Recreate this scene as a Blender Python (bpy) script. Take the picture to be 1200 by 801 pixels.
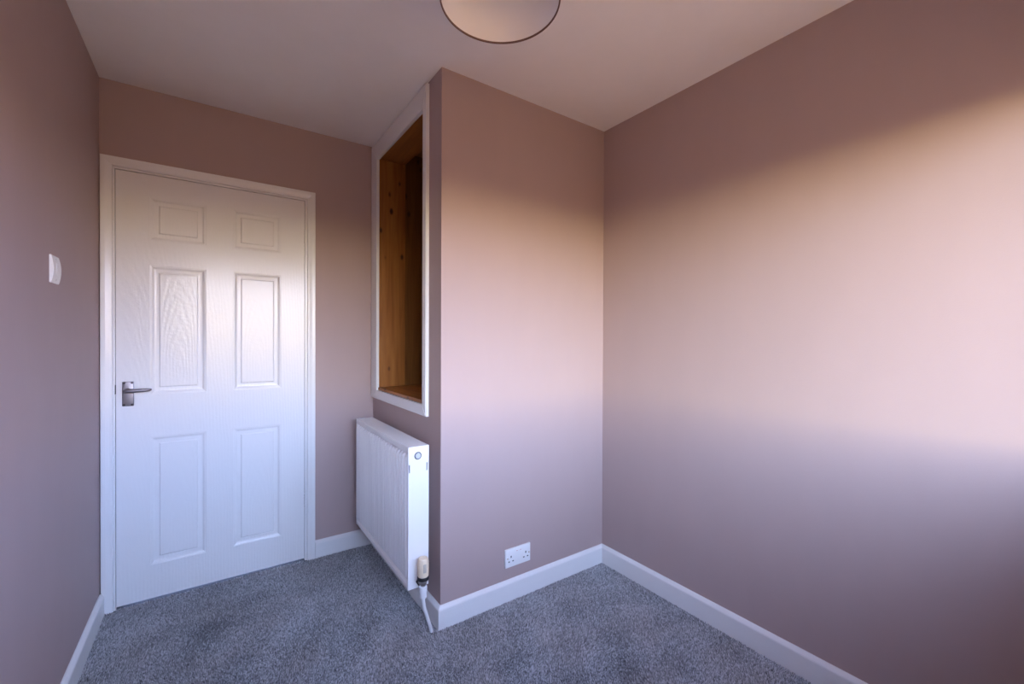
import bpy, bmesh, math, random
import numpy as np
from mathutils import Vector, Matrix

random.seed(4)
for o in list(bpy.data.objects):
    bpy.data.objects.remove(o)
scene = bpy.context.scene
COL = scene.collection

# ------------------------------------------------------------------ camera
cam_data = bpy.data.cameras.new('camera')
cam = bpy.data.objects.new('camera', cam_data)
COL.objects.link(cam)
FPX, YAW, PITCH, ROLL = 503.95, 0.608637, -0.0064874, 0.0039135
cam_data.sensor_fit = 'HORIZONTAL'
cam_data.sensor_width = 36.0
cam_data.lens = FPX / 1200 * 36
cam_data.clip_start = 0.02
F_ = Vector((math.sin(YAW) * math.cos(PITCH), math.cos(YAW) * math.cos(PITCH), math.sin(PITCH)))
R_ = Vector((math.cos(YAW), -math.sin(YAW), 0))
U_ = R_.cross(F_)
R2 = R_ * math.cos(ROLL) + U_ * math.sin(ROLL)
U2 = U_ * math.cos(ROLL) - R_ * math.sin(ROLL)
m4 = Matrix((R2, U2, -F_)).transposed().to_4x4()
m4.translation = Vector((0.4107, -2.6154, 1.2275))
cam.matrix_world = m4
scene.camera = cam

# ------------------------------------------------------------------ sky, exposure
scene.view_settings.view_transform = 'Standard'
scene.view_settings.look = 'None'
scene.view_settings.gamma = 1.0
scene.view_settings.use_curve_mapping = False
scene.view_settings.exposure = 0.0

world = bpy.data.worlds.new('dusk_sky')
scene.world = world
world.use_nodes = True
wn, wl = world.node_tree.nodes, world.node_tree.links
wn.clear()
w_out = wn.new('ShaderNodeOutputWorld')
w_bg = wn.new('ShaderNodeBackground')
w_tc = wn.new('ShaderNodeTexCoord')
w_sep = wn.new('ShaderNodeSeparateXYZ')
w_asin = wn.new('ShaderNodeMath'); w_asin.operation = 'ARCSINE'
w_map = wn.new('ShaderNodeMapRange')            # elevation -15..75 degrees -> 0..1
w_map.inputs['From Min'].default_value = math.radians(-15)
w_map.inputs['From Max'].default_value = math.radians(75)
def el(d):
    return (d + 15) / 90
# elevation (degrees): even dusk sky | extra glow towards the side where the sun went down (linear colours)
SKY = [
    (-15, (0.044, 0.026, 0.015), (0, 0, 0)),
    (-1.5, (0.047, 0.027, 0.015), (0, 0, 0)),
    (0.5, (0.20, 0.140, 0.105), (0.46, 0.375, 0.15)),
    (5.0, (0.17, 0.180, 0.340), (0.36, 0.31, 0.10)),
    (11., (0.12, 0.180, 0.380), (0.17, 0.16, 0.08)),
    (24., (0.12, 0.155, 0.270), (0.10, 0.12, 0.15)),
    (45., (0.04, 0.055, 0.120), (0.04, 0.05, 0.08)),
    (75., (0.02, 0.032, 0.080), (0.01, 0.02, 0.04)),
]
SKY_GAIN = 63.0
GLOW_POWER = 3.0
SUN_AZ = Vector((-0.82, -0.57, 0)).normalized()
def ramp(k):
    r = wn.new('ShaderNodeValToRGB')
    es = r.color_ramp.elements
    while len(es) < len(SKY):
        es.new(0.5)
    for e, row in zip(es, SKY):
        e.position = el(row[0])
        e.color = (*row[k], 1)
    wl.new(w_map.outputs[0], r.inputs[0])
    return r.outputs[0]
w_dot = wn.new('ShaderNodeVectorMath'); w_dot.operation = 'DOT_PRODUCT'
w_dot.inputs[1].default_value = SUN_AZ
w_az = wn.new('ShaderNodeMapRange')
w_az.inputs['From Min'].default_value = -1.0
w_az.inputs['From Max'].default_value = 1.0
w_pow = wn.new('ShaderNodeMath'); w_pow.operation = 'POWER'
w_pow.inputs[1].default_value = GLOW_POWER
w_glow = wn.new('ShaderNodeVectorMath'); w_glow.operation = 'SCALE'
w_add = wn.new('ShaderNodeVectorMath'); w_add.operation = 'ADD'
wl.new(w_tc.outputs['Generated'], w_sep.inputs[0])
wl.new(w_sep.outputs['Z'], w_asin.inputs[0])
wl.new(w_asin.outputs[0], w_map.inputs['Value'])
wl.new(w_tc.outputs['Generated'], w_dot.inputs[0])
wl.new(w_dot.outputs['Value'], w_az.inputs['Value'])
wl.new(w_az.outputs[0], w_pow.inputs[0])
wl.new(ramp(2), w_glow.inputs[0])
wl.new(w_pow.outputs[0], w_glow.inputs['Scale'])
wl.new(ramp(1), w_add.inputs[0])
wl.new(w_glow.outputs[0], w_add.inputs[1])
wl.new(w_add.outputs[0], w_bg.inputs['Color'])
w_bg.inputs['Strength'].default_value = SKY_GAIN
wl.new(w_bg.outputs[0], w_out.inputs['Surface'])
world.cycles.sampling_method = 'MANUAL'
world.cycles.sample_map_resolution = 1024
if hasattr(scene, 'cycles'):
    scene.cycles.max_bounces = 16
    scene.cycles.diffuse_bounces = 10

# ------------------------------------------------------------------ dimensions (metres)
W = 2.195          # right wall
H = 2.38           # ceiling
BX = 1.2095        # face of the boxed-in bulkhead that carries the cupboard
BY = -0.941        # its front face
YF = -2.72         # window wall, inner face
YG = -2.755        # window plane
WX0, WX1, WZ0, WZ1 = 0.12, 2.10, 0.91, 1.93

# ------------------------------------------------------------------ materials
def mat(name, col, rough=0.5, metal=0.0, spec=0.5, coat=0.0):
    m = bpy.data.materials.new(name)
    m.use_nodes = True
    b = m.node_tree.nodes['Principled BSDF']
    b.inputs['Base Color'].default_value = (*col, 1)
    b.inputs['Roughness'].default_value = rough
    b.inputs['Metallic'].default_value = metal
    b.inputs['Specular IOR Level'].default_value = spec
    b.inputs['Coat Weight'].default_value = coat
    b.inputs['Coat Roughness'].default_value = 0.15
    return m

def N(m, kind, **kw):
    n = m.node_tree.nodes.new(kind)
    for k, v in kw.items():
        if k in n.inputs:
            n.inputs[k].default_value = v
        else:
            setattr(n, k, v)
    return n

def L(m, a, b):
    m.node_tree.links.new(a, b)

def bsdf(m):
    return m.node_tree.nodes['Principled BSDF']

def coords(m, scale=(1, 1, 1)):
    t = N(m, 'ShaderNodeTexCoord')
    mp = N(m, 'ShaderNodeMapping')
    mp.inputs['Scale'].default_value = scale
    L(m, t.outputs['Object'], mp.inputs['Vector'])
    return mp.outputs['Vector']

def bump(m, height, strength, dist, normal=None):
    b = N(m, 'ShaderNodeBump')
    b.inputs['Strength'].default_value = strength
    b.inputs['Distance'].default_value = dist
    L(m, height, b.inputs['Height'])
    if normal is not None:
        L(m, normal, b.inputs['Normal'])
    return b.outputs['Normal']

def wall_paint(name, col):
    m = mat(name, col, 0.62, spec=0.3)
    v = coords(m)
    fine = N(m, 'ShaderNodeTexNoise', Scale=260.0, Detail=3.0)
    L(m, v, fine.inputs['Vector'])
    v2 = coords(m, (1, 1, 0.35))
    big = N(m, 'ShaderNodeTexNoise', Scale=9.0, Detail=5.0, Roughness=0.55)
    L(m, v2, big.inputs['Vector'])
    n1 = bump(m, fine.outputs['Fac'], 0.16, 0.002)
    n2 = bump(m, big.outputs['Fac'], 0.10, 0.010, n1)
    L(m, n2, bsdf(m).inputs['Normal'])
    mx = N(m, 'ShaderNodeMix', data_type='RGBA')
    mx.inputs[6].default_value = (col[0] * .97, col[1] * .97, col[2] * .97, 1)
    mx.inputs[7].default_value = (col[0] * 1.03, col[1] * 1.03, col[2] * 1.03, 1)
    L(m, big.outputs['Fac'], mx.inputs[0])
    L(m, mx.outputs[2], bsdf(m).inputs['Base Color'])
    return m

M_WALL = wall_paint('dusty_pink_wall_paint', (0.42, 0.320, 0.308))
M_CEIL = wall_paint('ceiling_emulsion', (0.88, 0.86, 0.85))

M_GLOSS = mat('white_gloss_paint', (0.78, 0.78, 0.78), 0.22, spec=0.5)
_v = coords(M_GLOSS)
_n = N(M_GLOSS, 'ShaderNodeTexNoise', Scale=45.0, Detail=3.0)
L(M_GLOSS, _v, _n.inputs['Vector'])
L(M_GLOSS, bump(M_GLOSS, _n.outputs['Fac'], 0.12, 0.004), bsdf(M_GLOSS).inputs['Normal'])

def grain_gloss():
    m = mat('white_grained_door_paint', (0.78, 0.78, 0.78), 0.17, spec=0.42)
    v = coords(m, (1, 1, 0.16))
    w = N(m, 'ShaderNodeTexWave', wave_type='RINGS', rings_direction='SPHERICAL')
    w.inputs['Scale'].default_value = 24.0
    w.inputs['Distortion'].default_value = 5.0
    w.inputs['Detail'].default_value = 3.0
    w.inputs['Detail Scale'].default_value = 1.2
    L(m, v, w.inputs['Vector'])
    f = N(m, 'ShaderNodeTexNoise', Scale=120.0, Detail=3.0)
    L(m, coords(m, (1, 1, 0.08)), f.inputs['Vector'])
    g = N(m, 'ShaderNodeTexNoise', Scale=75.0, Detail=4.0)
    L(m, coords(m), g.inputs['Vector'])
    n = bump(m, w.outputs['Fac'], 0.10, 0.0018)
    n = bump(m, f.outputs['Fac'], 0.09, 0.002, n)
    n = bump(m, g.outputs['Fac'], 0.17, 0.004, n)
    L(m, n, bsdf(m).inputs['Normal'])
    return m
M_DOOR = grain_gloss()

def pine(name, axis, tint=1.0):
    m = mat(name, (0.4, 0.17, 0.05), 0.42, spec=0.4)
    sc = [14, 14, 14]
    sc[axis] = 0.9
    v = coords(m, tuple(sc))
    n = N(m, 'ShaderNodeTexNoise', Scale=2.2, Detail=6.0, Roughness=0.6, Distortion=0.6)
    L(m, v, n.inputs['Vector'])
    oi = N(m, 'ShaderNodeObjectInfo')
    r = N(m, 'ShaderNodeValToRGB')
    e = r.color_ramp.elements
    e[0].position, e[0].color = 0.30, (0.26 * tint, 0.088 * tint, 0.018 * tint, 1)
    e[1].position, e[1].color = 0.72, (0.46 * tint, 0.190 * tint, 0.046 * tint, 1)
    L(m, n.outputs['Fac'], r.inputs[0])
    # knots: sparse dark spots
    ks = [13, 13, 13]
    ks[axis] = 7.0
    vv = N(m, 'ShaderNodeTexVoronoi', Scale=1.0, Randomness=1.0)
    L(m, coords(m, tuple(ks)), vv.inputs['Vector'])
    kr = N(m, 'ShaderNodeValToRGB')
    k = kr.color_ramp.elements
    k[0].position, k[0].color = 0.09, (1, 1, 1, 1)
    k[1].position, k[1].color = 0.17, (0, 0, 0, 1)
    L(m, vv.outputs['Distance'], kr.inputs[0])
    mx = N(m, 'ShaderNodeMix', data_type='RGBA')
    mx.inputs[7].default_value = (0.05, 0.017, 0.007, 1)
    L(m, kr.outputs[0], mx.inputs[0])
    L(m, r.outputs[0], mx.inputs[6])
    hv = N(m, 'ShaderNodeHueSaturation')
    mr = N(m, 'ShaderNodeMapRange')
    mr.inputs['To Min'].default_value = 0.86
    mr.inputs['To Max'].default_value = 1.12
    L(m, oi.outputs['Random'], mr.inputs['Value'])
    L(m, mr.outputs[0], hv.inputs['Value'])
    L(m, mx.outputs[2], hv.inputs['Color'])
    L(m, hv.outputs[0], bsdf(m).inputs['Base Color'])
    L(m, bump(m, n.outputs['Fac'], 0.15, 0.002), bsdf(m).inputs['Normal'])
    return m
M_PINE = pine('varnished_pine_upright', 2)
M_PINE_SHADED = pine('shade_darkened_pine', 2, 0.45)  # same pine darkened: shade deep in the recess put into the colour
M_PINE_Y = pine('varnished_pine_lengthwise', 1)

M_ENAMEL = mat('white_radiator_enamel', (0.84, 0.82, 0.82), 0.34)
M_PLASTIC = mat('white_moulded_plastic', (0.80, 0.80, 0.80), 0.32)
M_IVORY = mat('ivory_plastic', (0.80, 0.66, 0.48), 0.38)
M_DARK = mat('hole_shade_and_latch_plate', (0.012, 0.012, 0.014), 0.6)  # imitates the shade inside holes; also colours the dark latch plate
M_BLACK = mat('black_plastic', (0.015, 0.015, 0.017), 0.4)
M_CHROME = mat('satin_chrome', (0.27, 0.25, 0.27), 0.42, metal=1.0)
M_STEEL = mat('bright_zinc', (0.62, 0.62, 0.62), 0.35, metal=1.0)
M_PLUG = mat('pale_nickel', (0.62, 0.63, 0.66), 0.35, metal=0.25)
M_BRASS = mat('dull_brass', (0.42, 0.30, 0.16), 0.4, metal=1.0)
M_PIPE = mat('white_painted_pipe', (0.78, 0.78, 0.79), 0.3)
M_LINING = mat('white_shade_lining', (0.86, 0.85, 0.86), 0.75, spec=0.2)
M_SHADE = mat('dusky_pink_shade_fabric', (0.34, 0.20, 0.17), 0.85, spec=0.2)
M_TRIM = mat('brown_shade_trim', (0.17, 0.105, 0.095), 0.8, spec=0.2)
M_UNDERLAY = mat('carpet_backing', (0.05, 0.05, 0.055), 0.95, spec=0.1)
M_UPVC = mat('white_window_frame', (0.8, 0.8, 0.8), 0.3)
M_RED = mat('red_marker', (0.5, 0.05, 0.04), 0.4)

def carpet_mat():
    m = mat('speckled_grey_pile', (0.2, 0.2, 0.22), 0.95, spec=0.1)
    a = N(m, 'ShaderNodeVertexColor', layer_name='tuft')
    L(m, a.outputs['Color'], bsdf(m).inputs['Base Color'])
    bsdf(m).inputs['Sheen Weight'].default_value = 0.25
    bsdf(m).inputs['Sheen Roughness'].default_value = 0.5
    return m
M_PILE = carpet_mat()

def glass_mat():
    m = bpy.data.materials.new('window_glass')
    m.use_nodes = True
    t = m.node_tree
    t.nodes.clear()
    o = t.nodes.new('ShaderNodeOutputMaterial')
    tr = t.nodes.new('ShaderNodeBsdfTransparent')
    gl = t.nodes.new('ShaderNodeBsdfGlossy')
    gl.inputs['Roughness'].default_value = 0.0
    tr.inputs['Color'].default_value = (0.95, 0.97, 0.96, 1)
    fr = t.nodes.new('ShaderNodeFresnel')
    ge = t.nodes.new('ShaderNodeNewGeometry')
    io = t.nodes.new('ShaderNodeMapRange')          # same reflectance on both faces of the pane
    io.inputs['To Min'].default_value = 1.45
    io.inputs['To Max'].default_value = 1 / 1.45
    t.links.new(ge.outputs['Backfacing'], io.inputs['Value'])
    t.links.new(io.outputs[0], fr.inputs['IOR'])
    mx = t.nodes.new('ShaderNodeMixShader')
    t.links.new(fr.outputs[0], mx.inputs[0])
    t.links.new(tr.outputs[0], mx.inputs[1])
    t.links.new(gl.outputs[0], mx.inputs[2])
    t.links.new(mx.outputs[0], o.inputs['Surface'])
    return m
M_GLASS = glass_mat()

# ------------------------------------------------------------------ mesh helpers
def link(name, bm, m, parent=None, smooth=False, offset=None):
    me = bpy.data.meshes.new(name)
    if offset is not None:
        bmesh.ops.translate(bm, vec=-Vector(offset), verts=bm.verts)
    bmesh.ops.recalc_face_normals(bm, faces=bm.faces)
    bm.to_mesh(me)
    bm.free()
    me.materials.append(m)
    if smooth:
        for p in me.polygons:
            p.use_smooth = True
        try:
            me.set_sharp_from_angle(angle=math.radians(35))
        except Exception:
            pass
    o = bpy.data.objects.new(name, me)
    COL.objects.link(o)
    if parent is not None:
        o.parent = parent
        if offset is None:
            o.matrix_parent_inverse = parent.matrix_basis.inverted()
    if offset is not None:
        o.location = offset
        if parent is not None:
            o.matrix_parent_inverse = parent.matrix_basis.inverted()
    return o

def empty(name, loc, label=None, cat=None, group=None, structure=False):
    o = bpy.data.objects.new(name, None)
    o.empty_display_size = 0.05
    o.location = loc
    COL.objects.link(o)
    if label:
        o['label'] = label
    if cat:
        o['category'] = cat
    if group:
        o['group'] = group
    if structure:
        o['kind'] = 'structure'
    return o

def box(bm, x0, x1, y0, y1, z0, z1, bev=0.0, seg=2):
    vs = [bm.verts.new((x, y, z)) for x in (x0, x1) for y in (y0, y1) for z in (z0, z1)]
    q = [(0, 1, 3, 2), (4, 6, 7, 5), (0, 4, 5, 1), (2, 3, 7, 6), (0, 2, 6, 4), (1, 5, 7, 3)]
    fs = [bm.faces.new([vs[i] for i in f]) for f in q]
    if bev > 0:
        bmesh.ops.recalc_face_normals(bm, faces=fs)
        es = list({e for f in fs for e in f.edges})
        bmesh.ops.bevel(bm, geom=es, offset=bev, segments=seg, affect='EDGES', profile=0.5)

def B(*a, **k):
    bm = bmesh.new()
    box(bm, *a, **k)
    return bm

def lathe(bm, prof, centre, axis='z', n=32, cap=True):
    """prof: list of (radius, height) along the axis"""
    c = Vector(centre)
    rings = []
    for r, h in prof:
        ring = []
        for i in range(n):
            a = 2 * math.pi * i / n
            ca, sa = r * math.cos(a), r * math.sin(a)
            p = {'z': (ca, sa, h), 'y': (ca, h, sa), 'x': (h, ca, sa)}[axis]
            ring.append(bm.verts.new(c + Vector(p)))
        rings.append(ring)
    for a, b in zip(rings, rings[1:]):
        for i in range(n):
            bm.faces.new((a[i], a[(i + 1) % n], b[(i + 1) % n], b[i]))
    if cap:
        for r in (rings[0], rings[-1]):
            bm.faces.new(r)

def tube(bm, pts, r, n=14):
    pts = [Vector(p) for p in pts]
    rr = r if isinstance(r, (list, tuple)) else [r] * len(pts)
    rings = []
    ref = None
    for i, p in enumerate(pts):
        t = (pts[min(i + 1, len(pts) - 1)] - pts[max(i - 1, 0)]).normalized()
        if ref is None:
            ref = t.orthogonal().normalized()
        ref = (ref - t * ref.dot(t)).normalized()
        s = t.cross(ref)
        rings.append([bm.verts.new(p + (ref * math.cos(2 * math.pi * k / n) + s * math.sin(2 * math.pi * k / n)) * rr[i]) for k in range(n)])
    for a, b in zip(rings, rings[1:]):
        for k in range(n):
            bm.faces.new((a[k], a[(k + 1) % n], b[(k + 1) % n], b[k]))
    bm.faces.new(rings[0])
    bm.faces.new(rings[-1])

def sweep(bm, prof, pts, normals):
    """prof (depth, height-like second coord) swept between pts with matching frames.
    pts: list of (origin, dir_depth, dir_height)"""
    rings = [[bm.verts.new(Vector(o) + Vector(d) * a + Vector(h) * b) for a, b in prof] for o, d, h in pts]
    n = len(prof)
    for A, C in zip(rings, rings[1:]):
        for k in range(n):
            bm.faces.new((A[k], A[(k + 1) % n], C[(k + 1) % n], C[k]))
    bm.faces.new(rings[0])
    bm.faces.new(rings[-1])

def struct(name, bm, m, smooth=False):
    o = link(name, bm, m, smooth=smooth)
    o['kind'] = 'structure'
    return o

# ------------------------------------------------------------------ room shell
FZ = -0.009
T = 0.12
struct('floor', B(-T, W + T, YF - 0.085, T, FZ - 0.1, FZ), M_UNDERLAY)
struct('ceiling', B(-T, W + T, YF - 0.085, T, H, H + 0.1), M_CEIL)
struct('wall_left', B(-T, 0, YF - 0.085, T, FZ, H), M_WALL)
struct('wall_right', B(W, W + T, YF - 0.085, T, FZ, H), M_WALL)
# back wall with the doorway
DX0, DX1, DZ1 = 0.030, 0.853, 2.012      # structural opening (lining fills it)
bm = bmesh.new()
box(bm, 0.0, DX0, 0, T, FZ, H)
box(bm, DX1, W, 0, T, FZ, H)
box(bm, DX0, DX1, 0, T, DZ1, H)
struct('wall_back', bm, M_WALL)
# bulkhead: front face and side face (the side has the cupboard opening)
CY0, CY1, CZ0, CZ1 = -0.790, -0.090, 0.910, 2.300      # opening in the side face
bm = bmesh.new()
box(bm, BX + 0.03, W, BY, BY + 0.06, FZ, H)
struct('wall_bulkhead_front', bm, M_WALL)
bm = bmesh.new()
box(bm, BX, BX + 0.03, BY, CY0, FZ, H)
box(bm, BX, BX + 0.03, CY1, 0, FZ, H)
box(bm, BX, BX + 0.03, CY0, CY1, FZ, CZ0)
box(bm, BX, BX + 0.03, CY0, CY1, CZ1, H)
struct('wall_bulkhead_side', bm, M_WALL)
# window wall behind the viewer
bm = bmesh.new()
box(bm, 0, WX0, YF - 0.085, YF, FZ, H)
box(bm, WX1, W, YF - 0.085, YF, FZ, H)
box(bm, WX0, WX1, YF - 0.085, YF, FZ, WZ0)
box(bm, WX0, WX1, YF - 0.085, YF, WZ1, H)
struct('wall_front', bm, M_WALL)

# unseen eaves added outside, over the window, to block the high sky
struct('added_eaves', B(-0.6, W + 0.6, YF - 0.45, YF - 0.085, 2.06, 2.16), M_UPVC)

# window
win = empty('window_1', ((WX0 + WX1) / 2, YG, WZ0), structure=True)
bm = bmesh.new()
fw = 0.038
yo, yi = YG - 0.045, YG
box(bm, WX0, WX0 + fw, yo, yi, WZ0, WZ1, 0.004)
box(bm, WX1 - fw, WX1, yo, yi, WZ0, WZ1, 0.004)
box(bm, WX0 + fw, WX1 - fw, yo, yi, WZ0, WZ0 + fw, 0.004)
box(bm, WX0 + fw, WX1 - fw, yo, yi, WZ1 - 0.02, WZ1, 0.004)
link('window_frame', bm, M_UPVC, win)
edges = [WX0 + fw]
for mx in (0.62, 1.58):
    link('mullion', B(mx - 0.022, mx + 0.022, yo, yi, WZ0 + fw, WZ1 - 0.02, bev=0.004), M_UPVC, win)
    edges += [mx - 0.022, mx + 0.022]
edges.append(WX1 - fw)
for a, b in zip(edges[::2], edges[1::2]):
    link('pane', B(a, b, YG - 0.026, YG - 0.022, WZ0 + fw, WZ1 - 0.02), M_GLASS, win)
link('window_sill', B(WX0 - 0.03, WX1 + 0.03, YG, YF + 0.012, WZ0 - 0.022, WZ0, bev=0.004), M_GLOSS, win)

# ------------------------------------------------------------------ skirting boards
SK = [(0, FZ), (0.016, FZ), (0.016, 0.074), (0.0145, 0.079), (0.0075, 0.088), (0.004, 0.0905), (0, 0.0905)]
Z = Vector((0, 0, 1))
def skirting(name, stations):
    bm = bmesh.new()
    sweep(bm, SK, [(o, d, Z) for o, d in stations], None)
    return struct(name, bm, M_GLOSS)
skirting('baseboard_left', [((0, YF, 0), (1, 0, 0)), ((0, -0.0195, 0), (1, 0, 0))])
skirting('baseboard_back', [((0.8845, 0, 0), (0, -1, 0)), ((BX, 0, 0), (-1, -1, 0))])
skirting('baseboard_bulkhead_side', [((BX, 0, 0), (-1, -1, 0)), ((BX, BY, 0), (-1, -1, 0))])
skirting('baseboard_bulkhead_front', [((BX, BY, 0), (-1, -1, 0)), ((W, BY, 0), (-1, -1, 0))])
skirting('baseboard_right', [((W, BY, 0), (-1, -1, 0)), ((W, YF, 0), (-1, 1, 0))])
skirting('baseboard_front', [((W, YF, 0), (-1, 1, 0)), ((0, YF, 0), (1, 1, 0))])

# ------------------------------------------------------------------ door
LX0, LX1, LZ0, LZ1 = 0.0532, 0.8300, 0.006, 1.9860
door = empty('door_1', (0.4416, 0.0, 0.0), structure=True)
panels = [(0.176, 0.384, 1.686, 1.886), (0.501, 0.714, 1.681, 1.878),
          (0.164, 0.385, 0.966, 1.566), (0.497, 0.718, 0.957, 1.566),
          (0.173, 0.387, 0.167, 0.762), (0.5005, 0.714, 0.157, 0.766)]
def panel_rect(i):
    # columns and rows regularised
    xs = [(0.172, 0.386), (0.499, 0.715)][i % 2]
    zs = [(1.684, 1.882), (0.962, 1.566), (0.162, 0.764)][i // 2]
    return xs[0], xs[1], zs[0], zs[1]
# leaf: front face as a grid with six holes, sides and back as a shell
bm = bmesh.new()
xs = sorted({LX0, LX1, 0.172, 0.386, 0.499, 0.715})
zs = sorted({LZ0, LZ1, 1.684, 1.882, 0.962, 1.566, 0.162, 0.764})
rects = [panel_rect(i) for i in range(6)]
for yy in (0.0, 0.035):
    g = {(x, z): bm.verts.new((x, yy, z)) for x in xs for z in zs}
    for a, b in zip(xs, xs[1:]):
        for c, d in zip(zs, zs[1:]):
            if any(a >= r[0] - 1e-6 and b <= r[1] + 1e-6 and c >= r[2] - 1e-6 and d <= r[3] + 1e-6 for r in rects):
                continue
            bm.faces.new((g[a, c], g[b, c], g[b, d], g[a, d]))
    if yy == 0.0:
        g0 = g
    else:
        g1 = g
for a, b in zip(xs, xs[1:]):
    for z in (LZ0, LZ1):
        bm.faces.new((g0[a, z], g0[b, z], g1[b, z], g1[a, z]))
for c, d in zip(zs, zs[1:]):
    for x in (LX0, LX1):
        bm.faces.new((g0[x, c], g0[x, d], g1[x, d], g1[x, c]))
link('door_leaf', bm, M_DOOR, door)
PROF = [(0.0, 0.0), (0.0015, 0.0012), (0.004, 0.0014), (0.0075, 0.0030), (0.011, 0.0062), (0.014, 0.0080),
        (0.020, 0.0086), (0.0275, 0.0084), (0.0295, 0.0076), (0.0315, 0.0040), (0.0335, 0.0034)]
PROF = [(i * 1.14, d * 1.05) for i, d in PROF]
for i, r in enumerate(rects):
    bm = bmesh.new()
    def ring(ins, dep, y0=0.0):
        return [bm.verts.new((x, y0 + dep, z)) for x, z in ((r[0] + ins, r[2] + ins), (r[1] - ins, r[2] + ins), (r[1] - ins, r[3] - ins), (r[0] + ins, r[3] - ins))]
    prev = None
    for ins, dep in PROF:
        cur = ring(ins, dep)
        if prev:
            for k in range(4):
                bm.faces.new((prev[k], prev[(k + 1) % 4], cur[(k + 1) % 4], cur[k]))
        else:
            first = cur
        prev = cur
    bm.faces.new(prev)
    back = ring(0.0, 0.035)
    bm.faces.new(back)
    for k in range(4):
        bm.faces.new((first[k], first[(k + 1) % 4], back[(k + 1) % 4], back[k]))
    link('door_panel', bm, M_DOOR, door, offset=((r[0] + r[1]) / 2, 0, (r[2] + r[3]) / 2 - 0.35 * (r[3] - r[2])))

# lining, stop
bm = bmesh.new()
box(bm, DX0, 0.0507, 0.0, T, FZ, LZ1 + 0.026)
box(bm, 0.8328, DX1, 0.0, T, FZ, LZ1 + 0.026)
box(bm, 0.0507, 0.8328, 0.0, T, LZ1 + 0.0035, LZ1 + 0.026)
box(bm, 0.0507, 0.066, 0.037, 0.06, FZ, LZ1 + 0.0035)
box(bm, 0.8175, 0.8328, 0.037, 0.06, FZ, LZ1 + 0.0035)
box(bm, 0.066, 0.8175, 0.037, 0.06, LZ1 - 0.012, LZ1 + 0.0035)
link('door_lining', bm, M_GLOSS, door)
# architrave: swept mitred moulding, thick at the outside and rounded to the inside
AW = 0.0405
AP = [(0, 0), (0, -0.0155), (0.0015, -0.017), (0.016, -0.017), (0.024, -0.0150), (0.030, -0.0128),
      (0.036, -0.0120), (0.039, -0.0105), (AW, -0.0075), (AW, 0)]
ax0, ax1, az1 = 0.0035, 0.8835, 2.0385
bm = bmesh.new()
sweep(bm, [(a, b) for a, b in AP],
      [((ax0, 0, FZ), (1, 0, 0), (0, 1, 0)), ((ax0, 0, az1), (1, 0, -1), (0, 1, 0)),
       ((ax1, 0, az1), (-1, 0, -1), (0, 1, 0)), ((ax1, 0, FZ), (-1, 0, 0), (0, 1, 0))], None)
o = link('architrave', bm, M_GLOSS, door)
# handle
hd = empty('door_handle', (0.0955, 0.0, 0.971))
hd.parent = door
hd.matrix_parent_inverse = door.matrix_basis.inverted()
hd['label'] = 'satin chrome lever handle on a rectangular backplate'
bm = B(0.075, 0.1155, -0.0075, 0.0, 0.915, 1.0275, bev=0.0028, seg=3)
link('backplate', bm, M_CHROME, hd, smooth=True)
bm = bmesh.new()
HZ = 0.987
lathe(bm, [(0.0105, -0.0075), (0.0100, -0.0105), (0.0085, -0.013), (0.0080, -0.042), (0.0075, -0.046)], (0.0935, 0, HZ), 'y', 24)
tube(bm, [(0.0835, -0.043, HZ - 0.001), (0.088, -0.0445, HZ), (0.10, -0.045, HZ), (0.125, -0.045, HZ + 0.0005), (0.150, -0.045, HZ + 0.001),
          (0.166, -0.044, HZ + 0.0016), (0.175, -0.040, HZ + 0.002), (0.1775, -0.036, HZ + 0.002)],
     [0.0060, 0.0085, 0.0092, 0.0086, 0.0076, 0.0066, 0.0060, 0.0050], 18)
link('lever', bm, M_CHROME, hd, smooth=True)
bm0 = bmesh.new()
lathe(bm0, [(0.0046, -0.0072), (0.0046, -0.0082), (0.0036, -0.0090), (0.0012, -0.0090), (0.0010, -0.0084)], (0, 0, 0), 'y', 16)
s0 = link('screw', bm0, mat('dark_bronze', (0.08, 0.07, 0.07), 0.4, metal=0.8), hd, smooth=True)
s0.matrix_parent_inverse = Matrix.Translation(-hd.location)
s0.location = (0.0815, 0, 0.9215)
for x, z in ((0.1090, 0.9215), (0.0815, 1.0210), (0.1090, 1.0210)):
    s = s0.copy(); COL.objects.link(s); s.location = (x, 0, z)
link('latch_plate', B(0.0500, 0.0535, -0.0025, 0.02, 0.972, 1.014), M_DARK, door)
# hinges
bm = bmesh.new()
for k in range(5):
    z0 = -0.0375 + 0.015 * k
    lathe(bm, [(0.0030, z0 + 0.0004), (0.0036, z0 + 0.001), (0.0036, z0 + 0.014), (0.0030, z0 + 0.0146)], (0, -0.0030, 0), 'z', 14)
box(bm, -0.0012, 0.0012, -0.002, 0.028, -0.0375, 0.0375)
h0 = link('hinge', bm, M_STEEL, door, smooth=True)
h0.matrix_parent_inverse = Matrix.Translation(-door.location)
h0.location = (0.8313, 0, 1.789)
h1 = h0.copy(); COL.objects.link(h1); h1.location = (0.8313, 0, 0.327)

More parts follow.
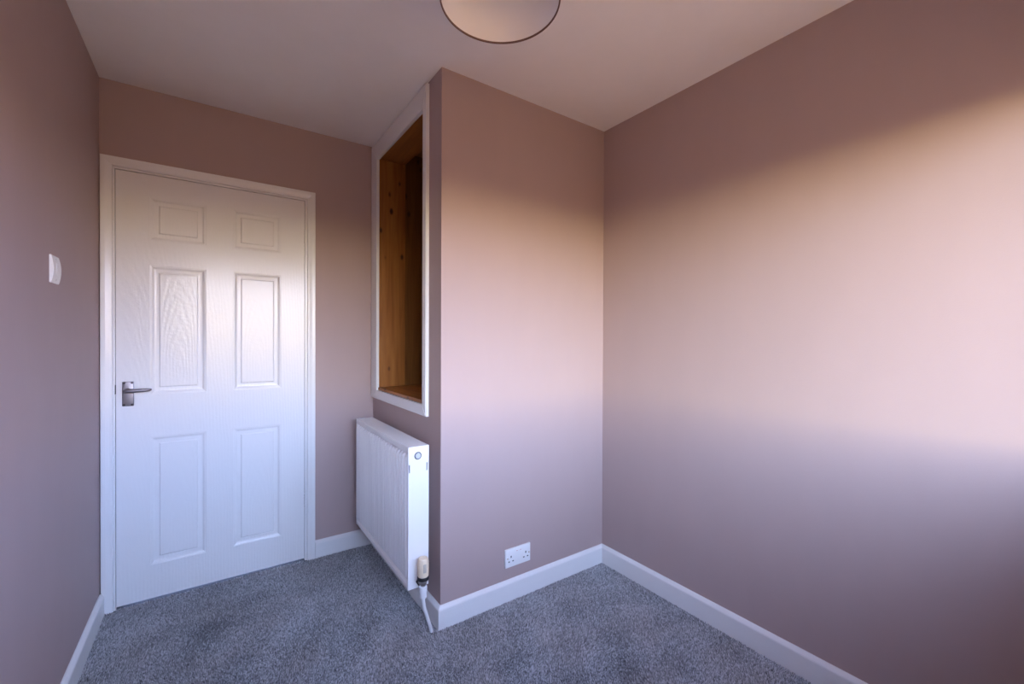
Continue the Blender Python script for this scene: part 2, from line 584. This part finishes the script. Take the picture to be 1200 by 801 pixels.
# ------------------------------------------------------------------ open pine cupboard in the bulkhead
cup = empty('built_in_cupboard', (BX, -0.44, 0.92),
            'tall open pine-lined cupboard recess with white painted frame, above the radiator', 'cupboard')
FX0, FX1 = 1.1935, BX        # face frame proud of the wall
FY0, FY1 = -0.8150, -0.0100  # outer
GY0, GY1 = -0.7750, -0.1120  # inner
FZ0, FZ1, GZ0, GZ1 = 0.8780, 2.3700, 0.9280, 2.2680
fr = empty('face_frame', (BX, -0.44, 0.92)); fr.parent = cup
fr.matrix_parent_inverse = cup.matrix_basis.inverted()
fr['label'] = 'white painted face frame'
def frame_piece(name, quad):
    # quad of (y,z) front outline, extruded from the wall face
    bm = bmesh.new()
    a = [bm.verts.new((FX0, y, z)) for y, z in quad]
    b = [bm.verts.new((FX1, y, z)) for y, z in quad]
    fs = [bm.faces.new(a), bm.faces.new(b)]
    for k in range(4):
        fs.append(bm.faces.new((a[k], a[(k + 1) % 4], b[(k + 1) % 4], b[k])))
    bmesh.ops.recalc_face_normals(bm, faces=fs)
    bmesh.ops.bevel(bm, geom=[e for e in bm.edges if abs(e.verts[0].co.x - FX0) < 1e-6 and abs(e.verts[1].co.x - FX0) < 1e-6],
                    offset=0.0025, segments=2, affect='EDGES')
    link(name, bm, M_GLOSS, fr)
frame_piece('stile', [(FY0, FZ0), (GY0, GZ0), (GY0, GZ1), (FY0, FZ1)])
frame_piece('stile', [(FY1, FZ0), (GY1, GZ0), (GY1, GZ1), (FY1, FZ1)])
frame_piece('rail', [(FY0, FZ0), (FY1, FZ0), (GY1, GZ0), (GY0, GZ0)])
frame_piece('rail', [(FY0, FZ1), (FY1, FZ1), (GY1, GZ1), (GY0, GZ1)])
# lining boards right behind the frame
LB = 1.368
link('side_lining', B(FX0 + 0.008, LB, -0.1110, -0.0930, 0.945, 2.276, bev=0.0015), M_PINE, cup)
link('side_lining', B(FX0 + 0.008, LB, -0.7860, -0.7640, 0.945, 2.276, bev=0.0015), M_PINE, cup)
link('head_lining', B(FX0 + 0.010, LB, -0.7860, -0.0930, 2.2765, 2.2960, bev=0.0015), M_PINE_Y, cup)
# floor board: front strip and shelf boards
link('floor_board', B(FX0 + 0.012, 1.325, -0.7860, -0.0930, 0.9290, 0.9445, bev=0.002), M_PINE_Y, cup)
xx = 1.3265
for wd in (0.12, 0.12, 0.12, 0.12):
    link('floor_board', B(xx, xx + wd - 0.0015, -0.88, -0.012, 0.9290, 0.9440, bev=0.0015), M_PINE_Y, cup)
    xx += wd
# inside panelling: upright boards
def boards(plane, lo, hi, fixed0, fixed1, z0, z1, n):
    w = (hi - lo) / n
    for k in range(n):
        a, b = lo + k * w, lo + (k + 1) * w - 0.0015
        if plane == 'y':
            bm = B(a, b, fixed0, fixed1, z0, z1, bev=0.002)
        else:
            bm = B(fixed0, fixed1, a, b, z0, z1, bev=0.002)
        link('upright_board', bm, M_PINE_SHADED, cup)
link('ceiling_board', B(1.3695, 1.80, -0.86, -0.02, 2.3555, 2.3700, bev=0.0015), M_PINE_Y, cup)
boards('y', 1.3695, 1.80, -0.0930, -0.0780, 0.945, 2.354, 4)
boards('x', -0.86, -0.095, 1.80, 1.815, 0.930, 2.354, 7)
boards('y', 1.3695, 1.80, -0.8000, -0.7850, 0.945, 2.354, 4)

# ------------------------------------------------------------------ radiator
RX0, RX1, RY0, RY1, RZ0, RZ1 = 1.0740, 1.1660, -0.9170, -0.1350, 0.1850, 0.7780
rad = empty('radiator', (1.12, -0.53, RZ0),
            'white fluted panel radiator with grilled top, on the wall under the open cupboard', 'radiator')
def fluted(name, xf, sgn):
    bm = bmesh.new()
    n = 23
    y0, y1 = RY0 + 0.004, RY1 - 0.004
    marg = 0.012
    ys = [y0, y0 + marg * .45]
    prof = [0, 0]
    pitch = (y1 - y0 - 2 * marg) / n
    for k in range(n):
        b = y0 + marg + k * pitch
        for f, h in ((0.0, 0), (0.14, 0.0), (0.36, 0.0), (0.42, 0.35), (0.48, 0.85), (0.54, 1), (0.90, 1), (0.95, 0.8)):
            ys.append(b + f * pitch); prof.append(h)
    ys += [y1 - marg, y1 - marg * .45, y1]
    prof += [0, 0, 0]
    # (height, blend): blend < 0 is the plain rim, 0..1 grows the flutes out of the recessed field
    zrow = [(RZ0 + 0.002, -0.55), (RZ0 + 0.005, -0.95), (RZ0 + 0.020, -0.95), (RZ0 + 0.024, 0.0), (RZ0 + 0.030, 0.0), (RZ0 + 0.036, 0.6), (RZ0 + 0.044, 1),
            (RZ1 - 0.048, 1), (RZ1 - 0.040, 0.6), (RZ1 - 0.034, 0.0), (RZ1 - 0.028, 0.0), (RZ1 - 0.024, -0.95), (RZ1 - 0.007, -0.95), (RZ1 - 0.004, -0.55)]
    D = 0.0120
    g = []
    for z, s in zrow:
        row = []
        for i, (y, h) in enumerate(zip(ys, prof)):
            base = D * 1.0
            d = base - (h * D * s if s >= 0 else -s * D)
            if i in (0, 1, len(ys) - 2, len(ys) - 1):
                d = base - D * 0.95
            row.append(bm.verts.new((xf + sgn * d, y, z)))
        g.append(row)
    for a, b in zip(g, g[1:]):
        for i in range(len(ys) - 1):
            bm.faces.new((a[i], a[i + 1], b[i + 1], b[i]))
    # back skin so the panel has body
    bk = [[bm.verts.new((xf + sgn * 0.022, y, z)) for y in (y0, y1)] for z in (zrow[0][0], zrow[-1][0])]
    bm.faces.new((bk[0][0], bk[0][1], bk[1][1], bk[1][0]))
    bm.faces.new([bk[0][0]] + g[0] + [bk[0][1]])
    bm.faces.new([bk[1][0]] + g[-1] + [bk[1][1]])
    bm.faces.new([bk[0][0]] + [r[0] for r in g] + [bk[1][0]])
    bm.faces.new([bk[0][1]] + [r[-1] for r in g] + [bk[1][1]])
    return link(name, bm, M_ENAMEL, rad, smooth=True)
fluted('front_panel', RX0, 1)
fluted('back_panel', RX1, -1)
# convector fins between the panels
bm = bmesh.new()
nf = 46
pts = []
for k in range(nf + 1):
    y = RY0 + 0.02 + (RY1 - RY0 - 0.04) * k / nf
    pts.append((RX0 + 0.024 if k % 2 else RX1 - 0.024, y))
for z0, z1 in ((RZ0 + 0.03, RZ1 - 0.03),):
    va = [[bm.verts.new((x, y, z)) for x, y in pts] for z in (z0, z1)]
    for k in range(nf):
        bm.faces.new((va[0][k], va[0][k + 1], va[1][k + 1], va[1][k]))
link('convector_fins', bm, M_ENAMEL, rad)
# end plates
for ya, yb in ((RY0, RY0 + 0.0035), (RY1 - 0.0035, RY1)):
    link('end_plate', B(RX0 + 0.0005, RX1, ya, yb, RZ0, RZ1, bev=0.0012), M_ENAMEL, rad)
# top grille
gr = empty('top_grille', (1.12, -0.53, RZ1)); gr.parent = rad
gr.matrix_parent_inverse = rad.matrix_basis.inverted()
bm = bmesh.new()
zt = RZ1 - 0.0005
box(bm, RX0 + 0.0015, RX0 + 0.012, RY0 + 0.0035, RY1 - 0.0035, zt - 0.010, zt, 0.0015)
box(bm, RX1 - 0.012, RX1 - 0.0005, RY0 + 0.0035, RY1 - 0.0035, zt - 0.010, zt, 0.0015)
box(bm, RX0 + 0.0435, RX0 + 0.0485, RY0 + 0.0035, RY1 - 0.0035, zt - 0.004, zt - 0.0003)
link('grille_rails', bm, M_ENAMEL, gr)
nb = 60
bw = (RY1 - RY0 - 0.007) / nb
bar0 = None
for k in range(nb):
    if bar0 is None:
        bar0 = link('grille_bar', B(RX0 + 0.011, RX1 - 0.011, -bw * 0.475, bw * 0.475, zt - 0.0036, zt - 0.0002), M_ENAMEL, gr)
        bar0.matrix_parent_inverse = Matrix.Translation(-gr.location)
        bar = bar0
    else:
        bar = bar0.copy(); COL.objects.link(bar)
    bar.location = (0, RY0 + 0.0035 + (k + 0.5) * bw, 0)
# blanking plug / air vent on near end; dark ring and bars imitate hole shade
bm = bmesh.new()
lathe(bm, [(0.0158, 0.0005), (0.0158, -0.0006), (0.0124, -0.0008), (0.0124, 0.0003)], (1.1165, RY0, 0.7385), 'y', 32, cap=False)
link('vent_hole_shade', bm, M_DARK, rad)
bm = bmesh.new()
lathe(bm, [(0.0118, 0.001), (0.0118, -0.0030), (0.0106, -0.0046), (0.0060, -0.0050), (0.0055, -0.0046)], (1.1165, RY0, 0.7385), 'y', 32)
link('vent_plug', bm, M_PLUG, rad, smooth=True)
link('clip_slot_shade', B(1.0775, 1.0812, RY0 - 0.0008, RY0 + 0.001, 0.672, 0.705), M_DARK, rad)
link('clip_slot_shade', B(1.1548, 1.1582, RY0 - 0.0008, RY0 + 0.001, 0.672, 0.705), M_DARK, rad)
for y in (-0.75, -0.30):
    link('wall_bracket', B(RX1 - 0.002, BX, y - 0.02, y + 0.02, 0.30, 0.66, bev=0.002), M_ENAMEL, rad)
# thermostatic valve on the near lower corner
VX, VY = 1.1270, -0.9500
tv = empty('thermostatic_valve', (VX, VY, 0.2)); tv.parent = rad
tv.matrix_parent_inverse = rad.matrix_basis.inverted()
tv['label'] = 'ivory thermostatic valve with black collar, on a white pipe'
bm = bmesh.new()
HB = 0.2450
n = 40
prof = [(0.0200, 0.0), (0.0232, 0.004), (0.0240, 0.016), (0.0236, 0.060), (0.0222, 0.070), (0.0185, 0.0755), (0.0085, 0.0775)]
rings = []
for r, h in prof:
    ring = []
    for i in range(n):
        a = 2 * math.pi * i / n
        rr = r * (1 - 0.05 * (0.5 + 0.5 * math.cos(a * 8)) * (1 if 0.01 < h < 0.072 else 0))
        ring.append(bm.verts.new((VX + rr * math.cos(a), VY + rr * math.sin(a), HB + h)))
    rings.append(ring)
for a, b in zip(rings, rings[1:]):
    for i in range(n):
        bm.faces.new((a[i], a[(i + 1) % n], b[(i + 1) % n], b[i]))
bm.faces.new(rings[0]); bm.faces.new(rings[-1])
link('valve_head', bm, M_IVORY, tv, smooth=True)
bm = B(VX - 0.0085, VX + 0.0035, VY - 0.0258, VY - 0.018, HB + 0.024, HB + 0.058, bev=0.001)
o = link('scale_window', bm, mat('grey_scale_plastic', (0.52, 0.46, 0.38), 0.4), tv)
bm = bmesh.new()
lathe(bm, [(0.0215, -0.0135), (0.0240, -0.012), (0.0240, -0.001), (0.0225, 0.0015)], (VX, VY, HB), 'z', 32)
link('collar', bm, M_BLACK, tv, smooth=True)
bm = bmesh.new()
lathe(bm, [(0.0165, -0.030), (0.0178, -0.028), (0.0178, -0.020), (0.0150, -0.0130)], (VX, VY, HB), 'z', 6)
lathe(bm, [(0.0110, -0.055), (0.0110, -0.028)], (VX, VY, HB), 'z', 20)
lathe(bm, [(0.0115, RY0 - VY - 0.001), (0.0115, 0.0)], (VX, VY, HB - 0.034), 'y', 20)
link('valve_body', bm, M_STEEL, tv, smooth=True)
bm = bmesh.new()
lathe(bm, [(0.0185, -0.006), (0.0185, -0.0005)], (VX, RY0, HB - 0.034), 'y', 6)
link('union_nut', bm, M_BLACK, tv)
bm = bmesh.new()
lathe(bm, [(0.0105, -0.090), (0.0145, -0.088), (0.0145, -0.068), (0.0165, -0.066), (0.0165, -0.042), (0.0120, -0.040)], (VX, VY, HB), 'z', 24)
link('pipe_nut', bm, M_PIPE, tv, smooth=True)
bm = bmesh.new()
zt_ = HB - 0.085
tube(bm, [(VX, VY, zt_), (VX + 0.001, VY, zt_ - 0.02), (VX + 0.006, VY, zt_ - 0.05), (VX + 0.016, VY - 0.001, zt_ - 0.085),
          (VX + 0.027, VY - 0.001, zt_ - 0.120), (VX + 0.0355, VY - 0.001, zt_ - 0.152), (VX + 0.039, VY - 0.001, -0.0005)], 0.0075, 16)
link('pipe', bm, M_PIPE, tv, smooth=True)

# ------------------------------------------------------------------ double socket on the bulkhead front
sx, sz = 1.6115, 0.1930
so = empty('double_socket', (sx, BY, sz - 0.043), 'white double wall socket with two rocker switches, low on the pink wall', 'socket')
y0 = BY
link('faceplate', B(sx - 0.073, sx + 0.073, y0 - 0.0105, y0, sz - 0.043, sz + 0.043, bev=0.0025, seg=3), M_PLASTIC, so, smooth=True)
def onplate(name, mm_x, mm_y, w, h, m, d=0.0004):
    x, z = sx - 0.073 + mm_x / 1000, sz + 0.043 - mm_y / 1000
    return link(name, B(x - w / 2000, x + w / 2000, y0 - 0.0105 - d, y0 - 0.0095, z - h / 2000, z + h / 2000), m, so)
for ox, fixing in ((31.5, 12), (117.5, 137)):
    onplate('pin_hole_shade', ox, 37.5, 5.4, 9.6, M_DARK)  # dark blocks flush on the plate imitate the shade inside pin holes
    onplate('pin_hole_shade', ox - 11.5, 59, 7.8, 5.2, M_DARK)
    onplate('pin_hole_shade', ox + 11.5, 59, 7.8, 5.2, M_DARK)
    bm = bmesh.new()
    lathe(bm, [(0.0030, -0.0100), (0.0030, -0.0112), (0.0022, -0.0114)], (sx - 0.073 + fixing / 1000, y0, sz), 'y', 14)
    link('screw', bm, M_BRASS, so)
for ox in (64.5, 85.5):
    rk = onplate('rocker', ox, 23, 10, 19, M_PLASTIC, 0.0022)
    x = sx - 0.073 + ox / 1000
    link('switch_mark', B(x - 0.003, x + 0.003, y0 - 0.0130, y0 - 0.0124, sz + 0.0265, sz + 0.0285), M_RED, rk)

# ------------------------------------------------------------------ light switch on the left wall
sy, sz2 = -0.6780, 1.4405
sw = empty('light_switch', (0, sy, sz2 - 0.043), 'white single light switch with bowed plate on the left wall beside the door', 'light switch')
bm = bmesh.new()
n = 16
hw, hh = 0.0430, 0.0425
P = []
for k in range(n + 1):
    t = -1 + 2 * k / n
    P.append((0.0040 + 0.0058 * (1 - t * t), hh * t))
for yy in (sy - hw, sy + hw):
    pass
va = [[bm.verts.new((x, yy, sz2 + z)) for x, z in P] + [bm.verts.new((0, yy, sz2 + hh)), bm.verts.new((0, yy, sz2 - hh))] for yy in (sy - hw, sy + hw)]
q = len(va[0])
fs = [bm.faces.new(va[0]), bm.faces.new(va[1])]
for k in range(q):
    fs.append(bm.faces.new((va[0][k], va[0][(k + 1) % q], va[1][(k + 1) % q], va[1][k])))
bmesh.ops.recalc_face_normals(bm, faces=fs)
bmesh.ops.bevel(bm, geom=list({e for f in fs[:2] for e in f.edges}), offset=0.002, segments=2, affect='EDGES')
link('faceplate', bm, M_PLASTIC, sw, smooth=True)
bm = bmesh.new()
for k in range(8):
    pass
R = []
for k in range(9):
    t = -1 + 2 * k / 8
    R.append((0.0094 + 0.0016 * (1 - t * t) + 0.0010 * t, 0.0190 * t))
va = [[bm.verts.new((x, yy, sz2 + z)) for x, z in R] + [bm.verts.new((0.008, yy, sz2 + 0.0190)), bm.verts.new((0.008, yy, sz2 - 0.0190))] for yy in (sy - 0.0095, sy + 0.0095)]
q = len(va[0])
bm.faces.new(va[0]); bm.faces.new(va[1])
for k in range(q):
    bm.faces.new((va[0][k], va[0][(k + 1) % q], va[1][(k + 1) % q], va[1][k]))
link('rocker', bm, M_PLASTIC, sw)
for dz in (-0.032, 0.032):
    bm = bmesh.new()
    lathe(bm, [(0.0032, 0.0045), (0.0032, 0.0070), (0.0024, 0.0073)], (0, sy, sz2 + dz), 'x', 14)
    link('screw', bm, M_STEEL, sw)

# ------------------------------------------------------------------ pendant lampshade
SC = Vector((1.0545, -1.6290, 0))
SZ, SR, SH = 2.145, 0.1625, 0.165
lamp = empty('pendant_lamp', (SC.x, SC.y, H), 'round fabric pendant lampshade with white lining and dark pink rim, hanging from the ceiling', 'lamp')
bm = bmesh.new()
lathe(bm, [(SR, SZ + 0.001), (SR, SZ + SH), (SR - 0.0012, SZ + SH), (SR - 0.0012, SZ + 0.001), (SR, SZ + 0.001)], SC, 'z', 96, cap=False)
link('shade', bm, M_SHADE, lamp, smooth=True)
bm = bmesh.new()
lathe(bm, [(SR - 0.0013, SZ + 0.0015), (SR - 0.0013, SZ + SH - 0.0005), (SR - 0.0022, SZ + SH - 0.0005), (SR - 0.0022, SZ + 0.0015), (SR - 0.0013, SZ + 0.0015)], SC, 'z', 96, cap=False)
link('lining', bm, M_LINING, lamp, smooth=True)
bm = bmesh.new()
for zz in (SZ, SZ + SH):
    lathe(bm, [(SR + 0.0022 * math.cos(a) - 0.0006, zz + 0.0034 * math.sin(a)) for a in [2 * math.pi * k / 12 for k in range(13)]], SC, 'z', 96, cap=False)
link('rim_trim', bm, M_TRIM, lamp, smooth=True)
bm = bmesh.new()
for k in range(3):
    a = 2 * math.pi * k / 3 + 0.4
    tube(bm, [(SC.x + 0.02 * math.cos(a), SC.y + 0.02 * math.sin(a), SZ + SH - 0.04),
              (SC.x + 0.05 * math.cos(a), SC.y + 0.05 * math.sin(a), SZ + SH - 0.03),
              (SC.x + (SR - 0.002) * math.cos(a), SC.y + (SR - 0.002) * math.sin(a), SZ + SH - 0.002)], 0.0016, 8)
lathe(bm, [(0.022, SZ + SH - 0.042), (0.022, SZ + SH - 0.038), (0.0185, SZ + SH - 0.038), (0.0185, SZ + SH - 0.042), (0.022, SZ + SH - 0.042)], SC, 'z', 32, cap=False)
link('spider_ring', bm, M_UPVC, lamp, smooth=True)
bm = bmesh.new()
lathe(bm, [(0.016, SZ + SH - 0.062), (0.0178, SZ + SH - 0.060), (0.0178, SZ + SH - 0.012), (0.008, SZ + SH), (0.004, SZ + SH + 0.006)], SC, 'z', 28)
link('lampholder', bm, M_PLASTIC, lamp, smooth=True)
bm = bmesh.new()
lathe(bm, [(0.012, SZ + SH - 0.066), (0.013, SZ + SH - 0.080), (0.022, SZ + SH - 0.098), (0.0265, SZ + SH - 0.116), (0.022, SZ + SH - 0.134), (0.010, SZ + SH - 0.143), (0.001, SZ + SH - 0.1445)], SC, 'z', 28)
link('bulb', bm, mat('opal_bulb', (0.8, 0.79, 0.77), 0.25), lamp, smooth=True)
bm = bmesh.new()
tube(bm, [(SC.x, SC.y, SZ + SH + 0.004), (SC.x, SC.y, H - 0.012)], 0.0035, 10)
link('cord', bm, M_PLASTIC, lamp, smooth=True)
bm = bmesh.new()
lathe(bm, [(0.040, H), (0.040, H - 0.010), (0.036, H - 0.018), (0.012, H - 0.024), (0.006, H - 0.030)], SC, 'z', 36)
link('ceiling_rose', bm, M_PLASTIC, lamp, smooth=True)

# ------------------------------------------------------------------ carpet pile
rng = np.random.default_rng(7)
STEP = 0.0042
gx = np.arange(0.0165, W - 0.0165, STEP)
gy = np.arange(YF + 0.0165, -0.001, STEP)
X, Y = np.meshgrid(gx, gy)
X = X.ravel() + rng.uniform(-0.4, 0.4, X.size) * STEP
Y = Y.ravel() + rng.uniform(-0.4, 0.4, Y.size) * STEP
keep = ~((X > BX - 0.017) & (Y > BY - 0.017)) & ~((Y > -0.0185) & ((X < 0.0535) | (X > 0.830)))
keep &= ((X - (VX + 0.039)) ** 2 + (Y - (VY - 0.001)) ** 2) > 0.008 ** 2
X, Y = X[keep], Y[keep]
n = X.size
def lownoise(x, y, seed, freqs):
    r = np.random.default_rng(seed)
    s = np.zeros_like(x)
    for f, a in freqs:
        for _ in range(6):
            th = r.uniform(0, 2 * np.pi); ph = r.uniform(0, 2 * np.pi)
            s += a * np.sin(f * (x * np.cos(th) + y * np.sin(th)) + ph) / 6 ** .5
    return s
lean = lownoise(X, Y, 3, ((7, .6), (17, .6), (42, .4)))
lean2 = lownoise(X, Y, 5, ((7, .6), (19, .6), (42, .4)))
hgt = 0.009 + rng.normal(0, 0.0008, n) - 0.0010
rad_ = STEP * rng.uniform(0.62, 0.92, n)
ang = rng.uniform(0, 2 * np.pi, n)
V = np.zeros((n, 4, 3), np.float32)
for k in range(3):
    a = ang + k * 2 * np.pi / 3
    V[:, k, 0] = X + rad_ * np.cos(a)
    V[:, k, 1] = Y + rad_ * np.sin(a)
    V[:, k, 2] = FZ
tx = X + (lean * 0.0022 + rng.normal(0, 0.0014, n))
ty = Y + (lean2 * 0.0022 + rng.normal(0, 0.0014, n))
V[:, 3, 0] = np.clip(tx, 0.017, W - 0.017); V[:, 3, 1] = ty; V[:, 3, 2] = FZ + hgt
base = (np.arange(n) * 4)[:, None, None]
tri = base + np.array([[0, 1, 3], [1, 2, 3], [2, 0, 3]])[None]
me = bpy.data.meshes.new('carpet')
me.vertices.add(n * 4)
me.vertices.foreach_set('co', V.ravel())
me.loops.add(n * 9)
me.loops.foreach_set('vertex_index', tri.astype(np.int32).ravel())
me.polygons.add(n * 3)
me.polygons.foreach_set('loop_start', np.arange(0, n * 9, 3, dtype=np.int32))
me.update(calc_edges=True)
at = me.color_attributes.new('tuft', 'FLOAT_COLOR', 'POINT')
val = np.exp(rng.normal(np.log(0.43), 0.40, n)) * (1 + 0.15 * lownoise(X, Y, 9, ((5, .5), (13, .6), (30, .5))))  # broad patches put the pile shading into the tuft colour
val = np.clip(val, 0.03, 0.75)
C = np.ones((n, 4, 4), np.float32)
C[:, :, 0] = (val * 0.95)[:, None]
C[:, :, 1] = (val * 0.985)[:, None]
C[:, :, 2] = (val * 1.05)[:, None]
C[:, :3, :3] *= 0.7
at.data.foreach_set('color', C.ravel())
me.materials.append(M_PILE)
me.validate()
carpet = bpy.data.objects.new('carpet', me)
COL.objects.link(carpet)
carpet['label'] = 'grey speckled cut-pile carpet covering the whole floor'
carpet['category'] = 'carpet'
carpet['kind'] = 'stuff'
